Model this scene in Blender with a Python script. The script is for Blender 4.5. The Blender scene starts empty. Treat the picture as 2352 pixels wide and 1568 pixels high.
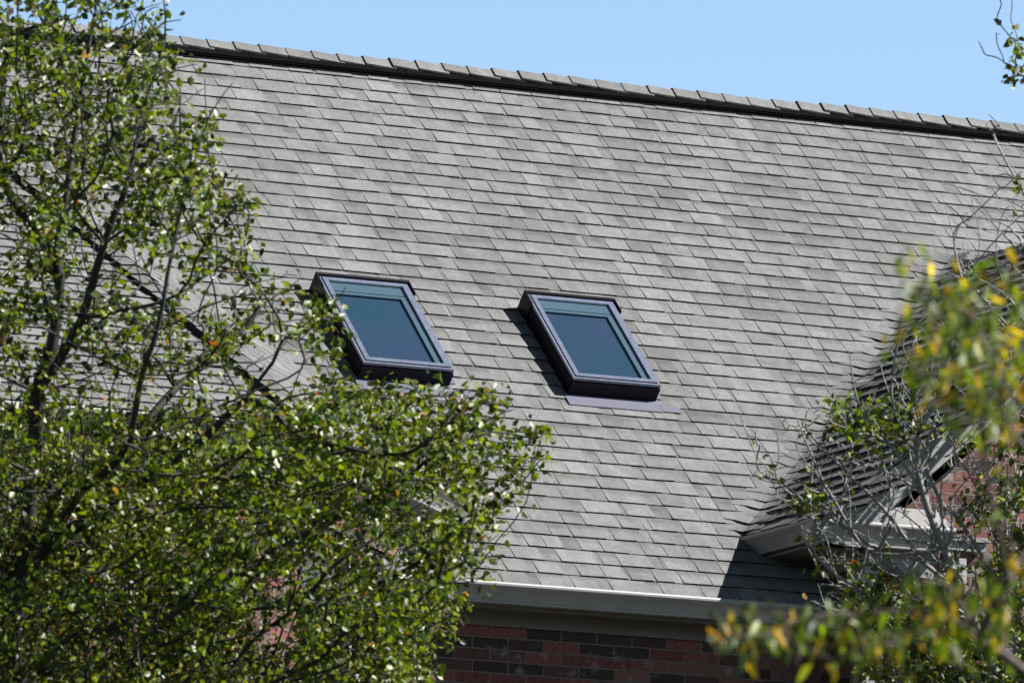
import bpy, bmesh, math, random
import numpy as np
from math import sin, cos, radians, sqrt, pi
from mathutils import Vector, Matrix, noise as mnoise
random.seed(7); rng = np.random.default_rng(7)
S = bpy.context.scene
COL = S.collection

# ------------------------------------------------------------------ camera
TH, PH, FPX = radians(27.6), radians(9.8), 20000.0
CAM = np.array([0.0, 0.0, 1.6])
FW = np.array([sin(TH)*cos(PH), cos(TH)*cos(PH), sin(PH)])
RT = np.array([cos(TH), -sin(TH), 0.0])
UP = np.cross(RT, FW)
cd = bpy.data.cameras.new('camera'); cam = bpy.data.objects.new('camera', cd); COL.objects.link(cam)
cam.matrix_world = Matrix(((RT[0], UP[0], -FW[0], CAM[0]), (RT[1], UP[1], -FW[1], CAM[1]),
                           (RT[2], UP[2], -FW[2], CAM[2]), (0, 0, 0, 1)))
cd.sensor_width = 36; cd.lens = 36*FPX/2352; cd.clip_start = 1; cd.clip_end = 6000
cd.dof.use_dof = True; cd.dof.focus_distance = 59; cd.dof.aperture_fstop = 5.6
S.camera = cam

# ------------------------------------------------------------------ sky and sun
SUN = Vector((0.612, -0.423, 0.668)).normalized()
el = math.asin(SUN.z); az = math.atan2(SUN.x, SUN.y)
w = bpy.data.worlds.new('World'); S.world = w; w.use_nodes = True
nt = w.node_tree; bg = nt.nodes['Background']
sky = nt.nodes.new('ShaderNodeTexSky'); sky.sky_type = 'NISHITA'; sky.sun_disc = False
sky.sun_elevation = el; sky.sun_rotation = az; sky.air_density = 1.0; sky.dust_density = 0.3; sky.ozone_density = 2.3
# sky brightness reshaped by elevation: low band raised, the rest dimmed to deepen shade
_tc = nt.nodes.new('ShaderNodeTexCoord'); _sx = nt.nodes.new('ShaderNodeSeparateXYZ'); nt.links.new(_tc.outputs['Generated'], _sx.inputs[0])
_mr = nt.nodes.new('ShaderNodeFloatCurve'); _cv = _mr.mapping.curves[0]
_pts = [(0.0, 0.20), (0.10, 0.45), (0.155, 0.80), (0.225, 0.81), (0.33, 0.30), (0.50, 0.12), (1.0, 0.10)]
_cv.points[0].location = _pts[0]; _cv.points[1].location = _pts[-1]
for _p in _pts[1:-1]: _cv.points.new(*_p)
_mr.mapping.update()
_m2 = nt.nodes.new('ShaderNodeMath'); _m2.operation = 'MULTIPLY'; _m2.inputs[1].default_value = 2.0
nt.links.new(_sx.outputs[2], _mr.inputs['Value']); nt.links.new(_mr.outputs[0], _m2.inputs[0]); _mr = _m2
_vm = nt.nodes.new('ShaderNodeVectorMath'); _vm.operation = 'SCALE'; nt.links.new(sky.outputs[0], _vm.inputs[0]); nt.links.new(_mr.outputs[0], _vm.inputs['Scale'])
nt.links.new(_vm.outputs[0], bg.inputs[0]); bg.inputs[1].default_value = 0.05
sl = bpy.data.lights.new('sun', 'SUN'); sl.energy = 5.0; sl.angle = radians(0.5); sl.color = (1, 0.98, 0.955)
so = bpy.data.objects.new('sun', sl); COL.objects.link(so)
so.rotation_euler = SUN.to_track_quat('Z', 'Y').to_euler(); so.location = (30, 20, 40)
S.view_settings.view_transform = 'Standard'; S.view_settings.look = 'None'
S.view_settings.exposure = 1.25; S.view_settings.gamma = 1

# ------------------------------------------------------------------ helpers
def at(px, py, dist):
    """point seen at a photo position (photo 2352 px wide), dist metres along the view axis"""
    return CAM + dist*(FW + RT*(px-1176)/FPX - UP*(py-784)/FPX)

def tag(o, label=None, cat=None, group=None, kind=None):
    if label: o['label'] = label
    if cat: o['category'] = cat
    if group: o['group'] = group
    if kind: o['kind'] = kind
    return o

def empty(name, loc):
    o = bpy.data.objects.new(name, None); COL.objects.link(o); o.location = loc; return o

def link(name, me, mat, parent=None):
    o = bpy.data.objects.new(name, me); COL.objects.link(o)
    if mat is not None and len(me.materials) == 0: me.materials.append(mat)
    if parent is not None:
        o.parent = parent
        org = Vector((0, 0, 0)); p = parent
        while p is not None: org += p.location; p = p.parent
        o.location = -org
    return o

class MB:
    def __init__(s): s.v = []; s.f = []; s.t = []; s.uv = None
    def face(s, pts, tone=0.5):
        k = len(s.v); s.v += [tuple(p) for p in pts]; s.f.append(tuple(range(k, k+len(pts)))); s.t.append(tone)
    def hexa(s, c, tone=0.5):
        """c: 8 corners, bottom ring 0-3 then top ring 4-7"""
        k = len(s.v); s.v += [tuple(p) for p in c]
        for f in ((3, 2, 1, 0), (4, 5, 6, 7), (0, 1, 5, 4), (1, 2, 6, 5), (2, 3, 7, 6), (3, 0, 4, 7)):
            s.f.append(tuple(k+i for i in f)); s.t.append(tone)
    def box(s, lo, hi, tone=0.5):
        x0, y0, z0 = lo; x1, y1, z1 = hi
        s.hexa([(x0, y0, z0), (x1, y0, z0), (x1, y1, z0), (x0, y1, z0), (x0, y0, z1), (x1, y0, z1), (x1, y1, z1), (x0, y1, z1)], tone)
    def fbox(s, O, A, B, N, a, b, n, tone=0.5):
        """box in a frame: ranges a,b,n along axes A,B,N"""
        O, A, B, N = map(np.array, (O, A, B, N))
        P = lambda i, j, k: O+A*i+B*j+N*k
        s.hexa([P(a[0], b[0], n[0]), P(a[1], b[0], n[0]), P(a[1], b[1], n[0]), P(a[0], b[1], n[0]),
                P(a[0], b[0], n[1]), P(a[1], b[0], n[1]), P(a[1], b[1], n[1]), P(a[0], b[1], n[1])], tone)
    def sweep(s, prof, P0, P1, out, up=(0, 0, 1)):
        """extrude closed profile [(o,u)] from P0 to P1"""
        P0, P1, out, up = map(np.array, (P0, P1, out, up))
        a = [P0+out*o+up*u for o, u in prof]; b = [P1+out*o+up*u for o, u in prof]; n = len(prof)
        for i in range(n):
            j = (i+1) % n; s.face([a[i], b[i], b[j], a[j]])
        s.face(a[::-1]); s.face(b)
    def mesh(s, name):
        me = bpy.data.meshes.new(name); me.from_pydata(s.v, [], s.f); me.update()
        at_ = me.attributes.new('tone', 'FLOAT', 'FACE'); at_.data.foreach_set('value', s.t)
        return me
    def build(s, name, mat, parent=None, fix=True):
        me = s.mesh(name)
        if fix:
            bm = bmesh.new(); bm.from_mesh(me); bmesh.ops.recalc_face_normals(bm, faces=bm.faces); bm.to_mesh(me); bm.free()
        return link(name, me, mat, parent)

def clip(me, planes):
    """keep the side the normal points to, for each (point, normal)"""
    bm = bmesh.new(); bm.from_mesh(me)
    for p, n in planes:
        g = list(bm.verts)+list(bm.edges)+list(bm.faces)
        bmesh.ops.bisect_plane(bm, geom=g, plane_co=Vector(p), plane_no=Vector(n), clear_inner=True, clear_outer=False)
    bm.to_mesh(me); bm.free(); me.update(); return me

# ------------------------------------------------------------------ materials
def new_mat(name, base=(0.5, 0.5, 0.5), rough=0.6, spec=0.4, metal=0.0):
    m = bpy.data.materials.new(name); m.use_nodes = True
    b = m.node_tree.nodes['Principled BSDF']
    b.inputs['Base Color'].default_value = (*base, 1); b.inputs['Roughness'].default_value = rough
    b.inputs['Specular IOR Level'].default_value = spec; b.inputs['Metallic'].default_value = metal
    return m, m.node_tree, b
def ramp(nt, stops, const=False):
    r = nt.nodes.new('ShaderNodeValToRGB')
    if const: r.color_ramp.interpolation = 'CONSTANT'
    e = r.color_ramp.elements
    while len(e) < len(stops): e.new(0.5)
    for i, (p, c) in enumerate(stops):
        e[i].position = p; e[i].color = (*c, 1)
    return r
def noise(nt, scale, detail=2, rough=0.5, vec=None, off=None):
    n = nt.nodes.new('ShaderNodeTexNoise'); n.inputs['Scale'].default_value = scale
    n.inputs['Detail'].default_value = detail; n.inputs['Roughness'].default_value = rough
    if vec is None:
        g = nt.nodes.new('ShaderNodeNewGeometry'); vec = g.outputs['Position']
    nt.links.new(vec, n.inputs['Vector']); return n
def mixc(nt, a, b, fac, mode='MIX'):
    m = nt.nodes.new('ShaderNodeMix'); m.data_type = 'RGBA'; m.blend_type = mode
    for s, v in ((6, a), (7, b)):
        if isinstance(v, tuple): m.inputs[s].default_value = (*v, 1)
        else: nt.links.new(v, m.inputs[s])
    if isinstance(fac, float): m.inputs[0].default_value = fac
    else: nt.links.new(fac, m.inputs[0])
    return m.outputs[2]
def attr(nt, name, typ='GEOMETRY'):
    a = nt.nodes.new('ShaderNodeAttribute'); a.attribute_name = name; a.attribute_type = typ; return a

# asphalt shingles
M_sh, t, b = new_mat('shingle', rough=0.92, spec=0.15)
a = attr(t, 'tone')
r1 = ramp(t, [(0.0, (0.022, 0.021, 0.021)), (0.02, (0.022, 0.021, 0.021)), (0.03, (0.092, 0.092, 0.092)), (0.3, (0.122, 0.122, 0.122)), (0.55, (0.143, 0.143, 0.143)), (0.8, (0.158, 0.158, 0.158)), (1.0, (0.176, 0.175, 0.175))])
t.links.new(a.outputs['Fac'], r1.inputs[0])
g1 = noise(t, 105, 3, 0.8); gr = ramp(t, [(0.32, (0.60, 0.60, 0.60)), (0.68, (1.42, 1.42, 1.42))]); t.links.new(g1.outputs[0], gr.inputs[0])
c = mixc(t, r1.outputs[0], gr.outputs[0], 0.8, 'MULTIPLY')
g2 = noise(t, 1.3, 3, 0.6); gr2 = ramp(t, [(0.3, (0.90, 0.90, 0.895)), (0.7, (1.08, 1.08, 1.08))]); t.links.new(g2.outputs[0], gr2.inputs[0])
c = mixc(t, c, gr2.outputs[0], 1.0, 'MULTIPLY')
g3 = noise(t, 14, 3, 0.6); gr3 = ramp(t, [(0.35, (0.90, 0.90, 0.90)), (0.65, (1.09, 1.09, 1.09))]); t.links.new(g3.outputs[0], gr3.inputs[0])
c = mixc(t, c, gr3.outputs[0], 1.0, 'MULTIPLY')
_g = t.nodes.new('ShaderNodeNewGeometry'); _mp = t.nodes.new('ShaderNodeMapping'); _mp.inputs['Scale'].default_value = (7, .5, .5); t.links.new(_g.outputs['Position'], _mp.inputs[0])
g4 = noise(t, 1.0, 4, 0.6, _mp.outputs[0]); gr4 = ramp(t, [(0.40, (0.90, 0.90, 0.89)), (0.60, (1.04, 1.04, 1.04))]); t.links.new(g4.outputs[0], gr4.inputs[0])
c = mixc(t, c, gr4.outputs[0], 1.0, 'MULTIPLY')      # long faint rain streaks
t.links.new(c, b.inputs['Base Color'])
bp = t.nodes.new('ShaderNodeBump'); bp.inputs['Strength'].default_value = 0.5; bp.inputs['Distance'].default_value = 0.003
t.links.new(g1.outputs[0], bp.inputs['Height']); t.links.new(bp.outputs[0], b.inputs['Normal'])

def paint(name, col, rough=0.5, dirt=0.12, spec=0.4):
    m, t, b = new_mat(name, col, rough, spec)
    n = noise(t, 5, 5, 0.65)
    r = ramp(t, [(0.3, (1-dirt*2.0, 1-dirt*2.05, 1-dirt*2.1)), (0.65, (1, 1, 1))]); t.links.new(n.outputs[0], r.inputs[0])
    t.links.new(mixc(t, tuple(col), r.outputs[0], 1.0, 'MULTIPLY'), b.inputs['Base Color'])
    return m
M_trim = paint('trim_paint', (0.215, 0.212, 0.208), 0.5)
M_gut = paint('gutter_paint', (0.27, 0.267, 0.262), 0.42, 0.08)
M_eave_shade = paint('eave_shade_paint', (0.12, 0.105, 0.095), 0.6)  # trim colour darkened to paint in the shade under the main eave
M_bronze, t, b = new_mat('bronze_cladding', (0.0060, 0.0042, 0.0085), 0.5, 0.15)
M_frame, t, b = new_mat('frame_aluminium', (0.17, 0.155, 0.20), 0.36, 0.6, 0.35)
n = noise(t, 25, 3); r = ramp(t, [(0.3, (0.105, 0.125, 0.175)), (0.7, (0.155, 0.175, 0.24))]); t.links.new(n.outputs[0], r.inputs[0]); t.links.new(r.outputs[0], b.inputs['Base Color'])
M_flash, t, b = new_mat('flashing_metal', (0.110, 0.112, 0.145), 0.45, 0.5, 0.2)
M_vent, t, b = new_mat('ridge_vent_plastic', (0.0035, 0.0035, 0.0045), 0.95, 0.03)
M_lin, t, b = new_mat('skylight_liner', (0.060, 0.112, 0.150), 0.6)
M_refl, t, b = new_mat('painted_reflection', (0.03, 0.055, 0.09), 0.9)  # dark room and blue sky reflection painted into the colour
n = noise(t, 3.0, 2); r = ramp(t, [(0.35, (0.006, 0.046, 0.085)), (0.65, (0.018, 0.042, 0.095))]); t.links.new(n.outputs[0], r.inputs[0]); t.links.new(r.outputs[0], b.inputs['Base Color'])
# glass
def glass_mat(name, tint, fac):
    m = bpy.data.materials.new(name); m.use_nodes = True; t = m.node_tree; t.nodes.clear()
    o = t.nodes.new('ShaderNodeOutputMaterial'); tr = t.nodes.new('ShaderNodeBsdfTransparent'); gl = t.nodes.new('ShaderNodeBsdfGlossy')
    tr.inputs[0].default_value = (*tint, 1); gl.inputs['Roughness'].default_value = 0.02; gl.inputs[0].default_value = (0.95, 1.0, 1.0, 1)
    lw = t.nodes.new('ShaderNodeLayerWeight'); lw.inputs[0].default_value = 0.5
    pw = t.nodes.new('ShaderNodeMath'); pw.operation = 'POWER'; pw.inputs[1].default_value = 3; t.links.new(lw.outputs['Facing'], pw.inputs[0])
    ad = t.nodes.new('ShaderNodeMath'); ad.operation = 'ADD'; ad.inputs[1].default_value = fac; ad.use_clamp = True; t.links.new(pw.outputs[0], ad.inputs[0])
    mx = t.nodes.new('ShaderNodeMixShader'); t.links.new(ad.outputs[0], mx.inputs[0]); t.links.new(tr.outputs[0], mx.inputs[1]); t.links.new(gl.outputs[0], mx.inputs[2])
    t.links.new(mx.outputs[0], o.inputs[0]); return m
M_glass = glass_mat('skylight_glass', (0.88, 0.94, 0.95), 0.16)
M_pane = glass_mat('window_glass', (0.5, 0.55, 0.55), 0.03)
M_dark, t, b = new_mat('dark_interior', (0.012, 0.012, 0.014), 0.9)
# brick
M_brick, t, b = new_mat('brick', rough=0.9, spec=0.2)
uv = t.nodes.new('ShaderNodeUVMap')
dis = noise(t, 9, 2, 0.5, uv.outputs[0]); vm = t.nodes.new('ShaderNodeVectorMath'); vm.operation = 'MULTIPLY_ADD'
vm.inputs[1].default_value = (0.010, 0.010, 0); t.links.new(dis.outputs['Color'], vm.inputs[0]); t.links.new(uv.outputs[0], vm.inputs[2])
def bricktex(c1, c2, mort):
    br = t.nodes.new('ShaderNodeTexBrick'); br.inputs['Scale'].default_value = 1; br.inputs['Brick Width'].default_value = 0.262
    br.inputs['Row Height'].default_value = 0.078; br.inputs['Mortar Size'].default_value = 0.006; br.inputs['Mortar Smooth'].default_value = 0.25
    br.inputs['Color1'].default_value = (*c1, 1); br.inputs['Color2'].default_value = (*c2, 1); br.inputs['Mortar'].default_value = (*mort, 1)
    t.links.new(vm.outputs[0], br.inputs['Vector']); return br
br = bricktex((0, 0, 0), (1, 1, 1), (0, 0, 0))
rb = ramp(t, [(0.0, (0.045, 0.031, 0.030)), (0.20, (0.13, 0.050, 0.046)), (0.42, (0.085, 0.045, 0.038)), (0.58, (0.17, 0.068, 0.060)), (0.72, (0.060, 0.036, 0.034)), (0.82, (0.16, 0.088, 0.070)), (0.96, (0.20, 0.17, 0.145))], True)
t.links.new(br.outputs['Color'], rb.inputs[0])
nb = noise(t, 32, 4, 0.7, uv.outputs[0]); nr = ramp(t, [(0.3, (0.65, 0.62, 0.62)), (0.7, (1.25, 1.22, 1.2))]); t.links.new(nb.outputs[0], nr.inputs[0])
cb = mixc(t, rb.outputs[0], nr.outputs[0], 1.0, 'MULTIPLY')
lw = noise(t, 4.5, 5, 0.75, uv.outputs[0]); lr = ramp(t, [(0.56, (0, 0, 0)), (0.66, (0.55, 0.55, 0.55))]); t.links.new(lw.outputs[0], lr.inputs[0])
cb = mixc(t, cb, (0.26, 0.235, 0.21), lr.outputs[0])
cb = mixc(t, cb, (0.13, 0.115, 0.105), br.outputs['Fac'])
t.links.new(cb, b.inputs['Base Color'])
bp = t.nodes.new('ShaderNodeBump'); bp.inputs['Strength'].default_value = 0.9; bp.inputs['Distance'].default_value = 0.008; bp.invert = True
hh = mixc(t, br.outputs['Fac'], nb.outputs[0], 0.25); t.links.new(hh, bp.inputs['Height']); t.links.new(bp.outputs[0], b.inputs['Normal'])
# bark
def bark(name, c1, c2):
    m, t, b = new_mat(name, rough=0.75, spec=0.35)
    n = noise(t, 40, 4, 0.7); r = ramp(t, [(0.3, c1), (0.7, c2)]); t.links.new(n.outputs[0], r.inputs[0]); t.links.new(r.outputs[0], b.inputs['Base Color'])
    return m
M_bark = bark('pear_bark', (0.014, 0.013, 0.012), (0.040, 0.037, 0.034))
M_bark2 = bark('grey_bark', (0.11, 0.107, 0.105), (0.30, 0.295, 0.29))
M_bark3 = bark('brown_bark', (0.06, 0.045, 0.036), (0.14, 0.11, 0.09))
def leafmat(name, rough, trans):
    m = bpy.data.materials.new(name); m.use_nodes = True; t = m.node_tree; b = t.nodes['Principled BSDF']; o = t.nodes['Material Output']
    a = attr(t, 'leaf_col')
    t.links.new(a.outputs['Color'], b.inputs['Base Color']); b.inputs['Roughness'].default_value = rough; b.inputs['Specular IOR Level'].default_value = 0.55
    tr = t.nodes.new('ShaderNodeBsdfTranslucent')
    br_ = mixc(t, a.outputs['Color'], (1.6, 1.75, 0.25), 1.0, 'MULTIPLY'); t.links.new(br_, tr.inputs[0])
    mx = t.nodes.new('ShaderNodeMixShader'); mx.inputs[0].default_value = trans
    t.links.new(b.outputs[0], mx.inputs[1]); t.links.new(tr.outputs[0], mx.inputs[2]); t.links.new(mx.outputs[0], o.inputs[0]); return m
M_leaf = leafmat('pear_leaf', 0.44, 0.34)
M_leaf3 = leafmat('long_leaf', 0.45, 0.45)

# ------------------------------------------------------------------ setting: unseen ground, darkened to cut the light it bounces
mb = MB(); mb.face([(-3000, -3000, 0), (3000, -3000, 0), (3000, 3000, 0), (-3000, 3000, 0)])
M_ground, t, b = new_mat('ground', rough=0.9)
n = noise(t, 6, 5, 0.7); r = ramp(t, [(0.3, (0.016, 0.020, 0.010)), (0.7, (0.034, 0.038, 0.022))]); t.links.new(n.outputs[0], r.inputs[0]); t.links.new(r.outputs[0], b.inputs['Base Color'])
tag(mb.build('ground', M_ground, fix=False), kind='structure')

# ------------------------------------------------------------------ house
house = empty('brick_house', (28, 54, 0))
tag(house, 'brick house with steep grey shingle roof, two skylights and white trim', 'house')
n3 = lambda v: np.array(v, float)/np.linalg.norm(v)
PM = np.array([28.0, 49.53, 9.655])       # a point on the main eave
NM = n3((0, -1, 1)); SM = n3((0, 1, 1)); XA = np.array([1.0, 0, 0])

def shingles(name, O, A, Sd, N, a0, a1, b1, planes, label=None, exp=0.1445, seed=1, hs=1.0):
    """courses of laminated shingles on the plane O + a*A + b*Sd, raised along N"""
    O, A, Sd, N = map(np.array, (O, A, Sd, N)); rd = random.Random(seed); mb = MB()
    mb.face([O+A*a0-N*.004, O+A*a1-N*.004, O+A*a1+Sd*b1-N*.004, O+A*a0+Sd*b1-N*.004], 0.4)
    nc = int(b1/exp)+1
    ph = [(rd.uniform(0, 6), rd.uniform(1.2, 3.5)) for _ in range(4)]
    def wob(a, i): return 0.0016*sin(a*ph[0][1]*2+ph[0][0]+i*1.3)+0.0012*sin(a*ph[1][1]*5+i*2.1)
    def piece(x0, x1, bb, top, h0, h1, tone, j=0.0):
        if bb+.01 > b1: return
        top = min(top, b1)
        e = lambda: rd.uniform(-.0012, .0012)
        i = int(bb*50)
        l0, l1 = bb+j+wob(x0, i)+e(), bb+j+wob(x1, i)+e(); k0, k1 = h0+rd.uniform(-.001, .0016), h0+rd.uniform(-.001, .0016)
        P = lambda a_, b_, n_: O+A*a_+Sd*b_+N*n_
        # granule bands: the upper part of many tabs is pressed with darker granules
        dk = rd.choice((0, 0, .12, .24, .36, .46)); c_ = rd.uniform(.45, .75)
        vis = bb+exp; us = [0, c_, c_+.16, 1]; tn_ = [tone, max(.05, tone-dk*.5), max(.05, tone-dk)]
        rowsp = []
        for u in us:
            q0 = l0+(vis-l0)*u if u < 1 else top; q1 = l1+(vis-l1)*u if u < 1 else top
            f_ = (q0-l0)/(top-l0)
            rowsp.append((P(x0, q0, k0+(h1-k0)*f_), P(x1, q1, k1+(h1-k1)*f_)))
        for k in range(3): mb.face([rowsp[k][0], rowsp[k][1], rowsp[k+1][1], rowsp[k+1][0]], max(.05, tn_[k]))
        A0, B0, A1, B1 = P(x0, l0, -.003), P(x1, l1, -.003), P(x0, top, -.003), P(x1, top, -.003)
        mb.face([A0, B0, rowsp[0][1], rowsp[0][0]], 0.0)          # cut asphalt edges are black
        mb.face([A1, A0, rowsp[0][0], rowsp[3][0]], 0.0); mb.face([B0, B1, rowsp[3][1], rowsp[0][1]], 0.0)
    for i in range(nc):
        bb = i*exp
        # base layer, one metre strips
        x = a0-rd.uniform(0, 1)
        while x < a1:
            x2 = x+1.0; q = x; tn = rd.uniform(.38, .60)
            while q < x2-.02:
                q2 = min(x2, q+rd.uniform(.12, .34))
                if x2-q2 < .08: q2 = x2
                gap = .003 if q2 == x2 else 0
                piece(q, q2-gap, bb, bb+exp+.02, .0105*hs, .0025, min(1, max(0, tn+rd.uniform(-.20, .14)-(.12 if rd.random() < .25 else 0))))
                q = q2
            x = x2
        x = a0-rd.uniform(0, .3)
        while x < a1:                      # raised tabs of the top layer
            wd = rd.choice((.13, .16, .18, .21, .24, .28)); tn = rd.choice((.30, .42, .52, .58, .66, .78))+rd.uniform(-.07, .07)
            piece(x, x+wd, bb-.001, bb+exp+.015, .0155*hs, .0035, min(1, max(0, tn)))
            x += wd+rd.choice((.006, .010, .030, .07, .10, .13))
    me = mb.mesh(name)
    o = link(name, clip(me, planes), M_sh, house)
    if label: o['label'] = label
    return o

RZ = 13.975; RY = 49.53+(RZ-9.655); BL = (RZ-9.655)*sqrt(2)
shingles('main_roof', (0, 49.53, 9.655), XA, SM, NM, 17.0, 38.0, BL, [((17.02, 0, 0), (1, 0, 0)), ((37.9, 0, 0), (-1, 0, 0))],
         'large grey laminated shingle slope with two skylights', seed=3)
mb = MB(); mb.face([(17, RY, RZ), (38, RY, RZ), (38, RY+6, RZ-6), (17, RY+6, RZ-6)])
mb.build('rear_roof', M_sh, house)

def caps(name, P, Q, nL, nR, w, step, lift, thick=.010, tone=(.45, .85), rise=.012, seed=5, parent=house):
    """overlapping bent cap shingles from P to Q; nL/nR are the two slope normals"""
    rd = random.Random(seed); P, Q = np.array(P, float), np.array(Q, float); D = n3(Q-P); L = np.linalg.norm(Q-P)
    nL, nR = n3(nL), n3(nR); upn = n3(nL+nR)
    dL, dR = np.cross(D, nL), np.cross(D, nR)
    if dL@upn > 0: dL = -dL
    if dR@upn > 0: dR = -dR
    mb = MB(); s = 0.0
    while s < L:
        jw = rd.uniform(-.012, .008); tn = rd.uniform(*tone); prev = None
        jl = rd.uniform(-.003, .004)
        for (d, hgt) in ((-.004+jl*0, rise+rd.uniform(-.002, .003)), (step+.03, 0.0)):
            c = P+D*(s+d)+upn*(lift+hgt+.006*sin(s*1.9)+.004*sin(s*5.3))
            ring = [c+dL*(w+jw), c+dL*(w*.35)+upn*.002, c+dL*.02+upn*.006-upn*0, c+dR*.02+upn*.006, c+dR*(w*.35)+upn*.002, c+dR*(w+jw)]
            low = [q-upn*thick for q in ring]
            if prev:
                pr, pl = prev
                for i in range(5): mb.face([pr[i], pr[i+1], ring[i+1], ring[i]], tn)
                for i in range(5): mb.face([pl[i+1], pl[i], low[i], low[i+1]], tn)
                mb.face([pl[0], pr[0], ring[0], low[0]], 0); mb.face([pr[5], pl[5], low[5], ring[5]], 0)
            else:
                for i in range(5): mb.face([low[i], low[i+1], ring[i+1], ring[i]], 0)
            prev = (ring, low)
        s += step*rd.uniform(.96, 1.04)
    o = mb.build(name, M_sh, parent); return o
rc = caps('ridge_caps', (17.5, RY, RZ), (37.9, RY, RZ), (0, -1, 1), (0, 1, 1), .105, .205, .066, tone=(.35, .7), rise=.016, thick=.013)
rc['label'] = 'row of overlapping grey cap shingles along the main ridge'
mb = MB()
for s_, rd in ((-1, 1), (1, 1)):
    sd = np.array([0, s_*-1.0, 1.0])/sqrt(2); nn = np.array([0, s_*1.0, 1.0])/sqrt(2)
    if s_ == 1: sd = np.array([0, -1, 1.0])/sqrt(2); nn = np.array([0, 1, 1.0])/sqrt(2)
    else: sd = np.array([0, 1, 1.0])/sqrt(2); nn = np.array([0, -1, 1.0])/sqrt(2)
    x = 17.5
    while x < 37.8:
        mb.fbox((x, RY, RZ), XA, sd, nn, (0, 1.215), (-.125, -.004), (.005, .030)); 
        mb.fbox((x, RY, RZ), XA, sd, nn, (0, 1.215), (-.115, -.004), (.0305, .040))
        mb.fbox((x, RY, RZ), XA, sd, nn, (0, 1.215), (-.15, -.126), (.001, .016))
        x += 1.22
mb.build('ridge_vent', M_vent, rc)

# --- gutter
def gutter(name, P0, P1, out, parent=house, label=None, drop=.125):
    P0, P1, out = np.array(P0, float), np.array(P1, float), np.array(out, float)
    d = drop
    prof = [(-.11, .0), (-.11, -d), (-.035, -d), (-.030, -d+.006), (-.022, -d+.016), (-.012, -.088), (.012, -.056), (.038, -.032), (.047, -.022), (.049, -.010), (.043, .000), (.032, .003), (.024, .000), (.026, -.012), (-.02, -.03), (-.10, -.03), (-.10, .0)]
    mb = MB(); mb.sweep(prof, P0, P1, out)
    mb.sweep([(-.037, -d+.012), (-.037, -d-.003), (-.026, -d-.003), (-.022, -d+.012)], P0, P1, out)
    o = mb.build(name, M_gut, parent)
    if label: o['label'] = label
    return o
gutter('gutter', (24.6, 49.49, 9.655), (28.42, 49.49, 9.655), (0, -1, 0), label='white gutter along the main eave above the shaded brick wall')

def wall_quad(mb, p0, p1, z0, z1):
    mb.face([(p0[0], p0[1], z0), (p1[0], p1[1], z0), (p1[0], p1[1], z1), (p0[0], p0[1], z1)])
def wall(name, segs, parent=house, label=None):
    """segs: list of (p0,p1,z0,z1[,top polygon]) -> brick faces with metre UVs"""
    me = bpy.data.meshes.new(name); v = []; f = []; uvs = []
    for sg in segs:
        p0, p1 = Vector((sg[0][0], sg[0][1], 0)), Vector((sg[1][0], sg[1][1], 0)); L = (p1-p0).length; d = (p1-p0)/L
        poly = sg[4] if len(sg) > 4 else [(0, sg[2]), (L, sg[2]), (L, sg[3]), (0, sg[3])]
        k = len(v)
        for (a_, z_) in poly:
            q = p0+d*a_; v.append((q.x, q.y, z_)); uvs.append((a_+sg[0][0]*1.37, z_))
        f.append(tuple(range(k, k+len(poly))))
    me.from_pydata(v, [], f); ul = me.uv_layers.new(name='UVMap')
    for lp in me.loops: ul.data[lp.index].uv = uvs[lp.vertex_index]
    o = link(name, me, M_brick, parent)
    if label: o['label'] = label
    return o

WY = 49.86                                     # main wall
wall('front_wall', [((24.5, WY), (28.36, WY), 0, 9.50)], label='shaded brick wall under the main gutter')
mb = MB(); mb.box((24.5, 49.6215, 9.515), (28.36, WY, 9.53)); mb.box((24.5, 49.601, 9.505), (28.36, 49.621, 9.64))
mb.build('soffit', M_eave_shade, house)
mb = MB(); mb.box((24.5, WY-.035, 9.425), (28.355, WY+.02, 9.514)); mb.box((24.5, WY-.055, 9.485), (28.355, WY-.0352, 9.5142))
mb.build('frieze_board', M_eave_shade, house)

# --- projecting gable on the right
GX, GZ, GM = 27.91, 10.17, 0.815; RX = 30.93; RGZ = GZ+GM*(RX-GX); FY = 49.05; GWY = 49.27
sl_ = sqrt(1+GM*GM); NG = np.array([-GM, 0, 1])/sl_; SG = np.array([1, 0, GM])/sl_
shingles('gable_roof', (GX, 49.03, GZ), (0, 1, 0), SG, NG, 0, 4.2, (RX-GX)*sl_, [(tuple(PM+NM*.004), tuple(NM))],
         'shaded shingle slope of the projecting gable', seed=11, hs=1.45)
mb = MB(); mb.face([(RX, 49.03, RGZ), (2*RX-GX, 49.03, GZ), (2*RX-GX, 53.2, GZ), (RX, 53.2, RGZ)])
me = clip(mb.mesh('gable_roof'), [(tuple(PM), tuple(NM))]); o = link('gable_roof', me, M_sh, house); o['label'] = 'far slope of the projecting gable'
o = caps('gable_ridge_caps', (RX, 49.03, RGZ), (RX, 52.45, RGZ), NG, (GM, 0, 1), .13, .16, .012, seed=8)
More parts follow.
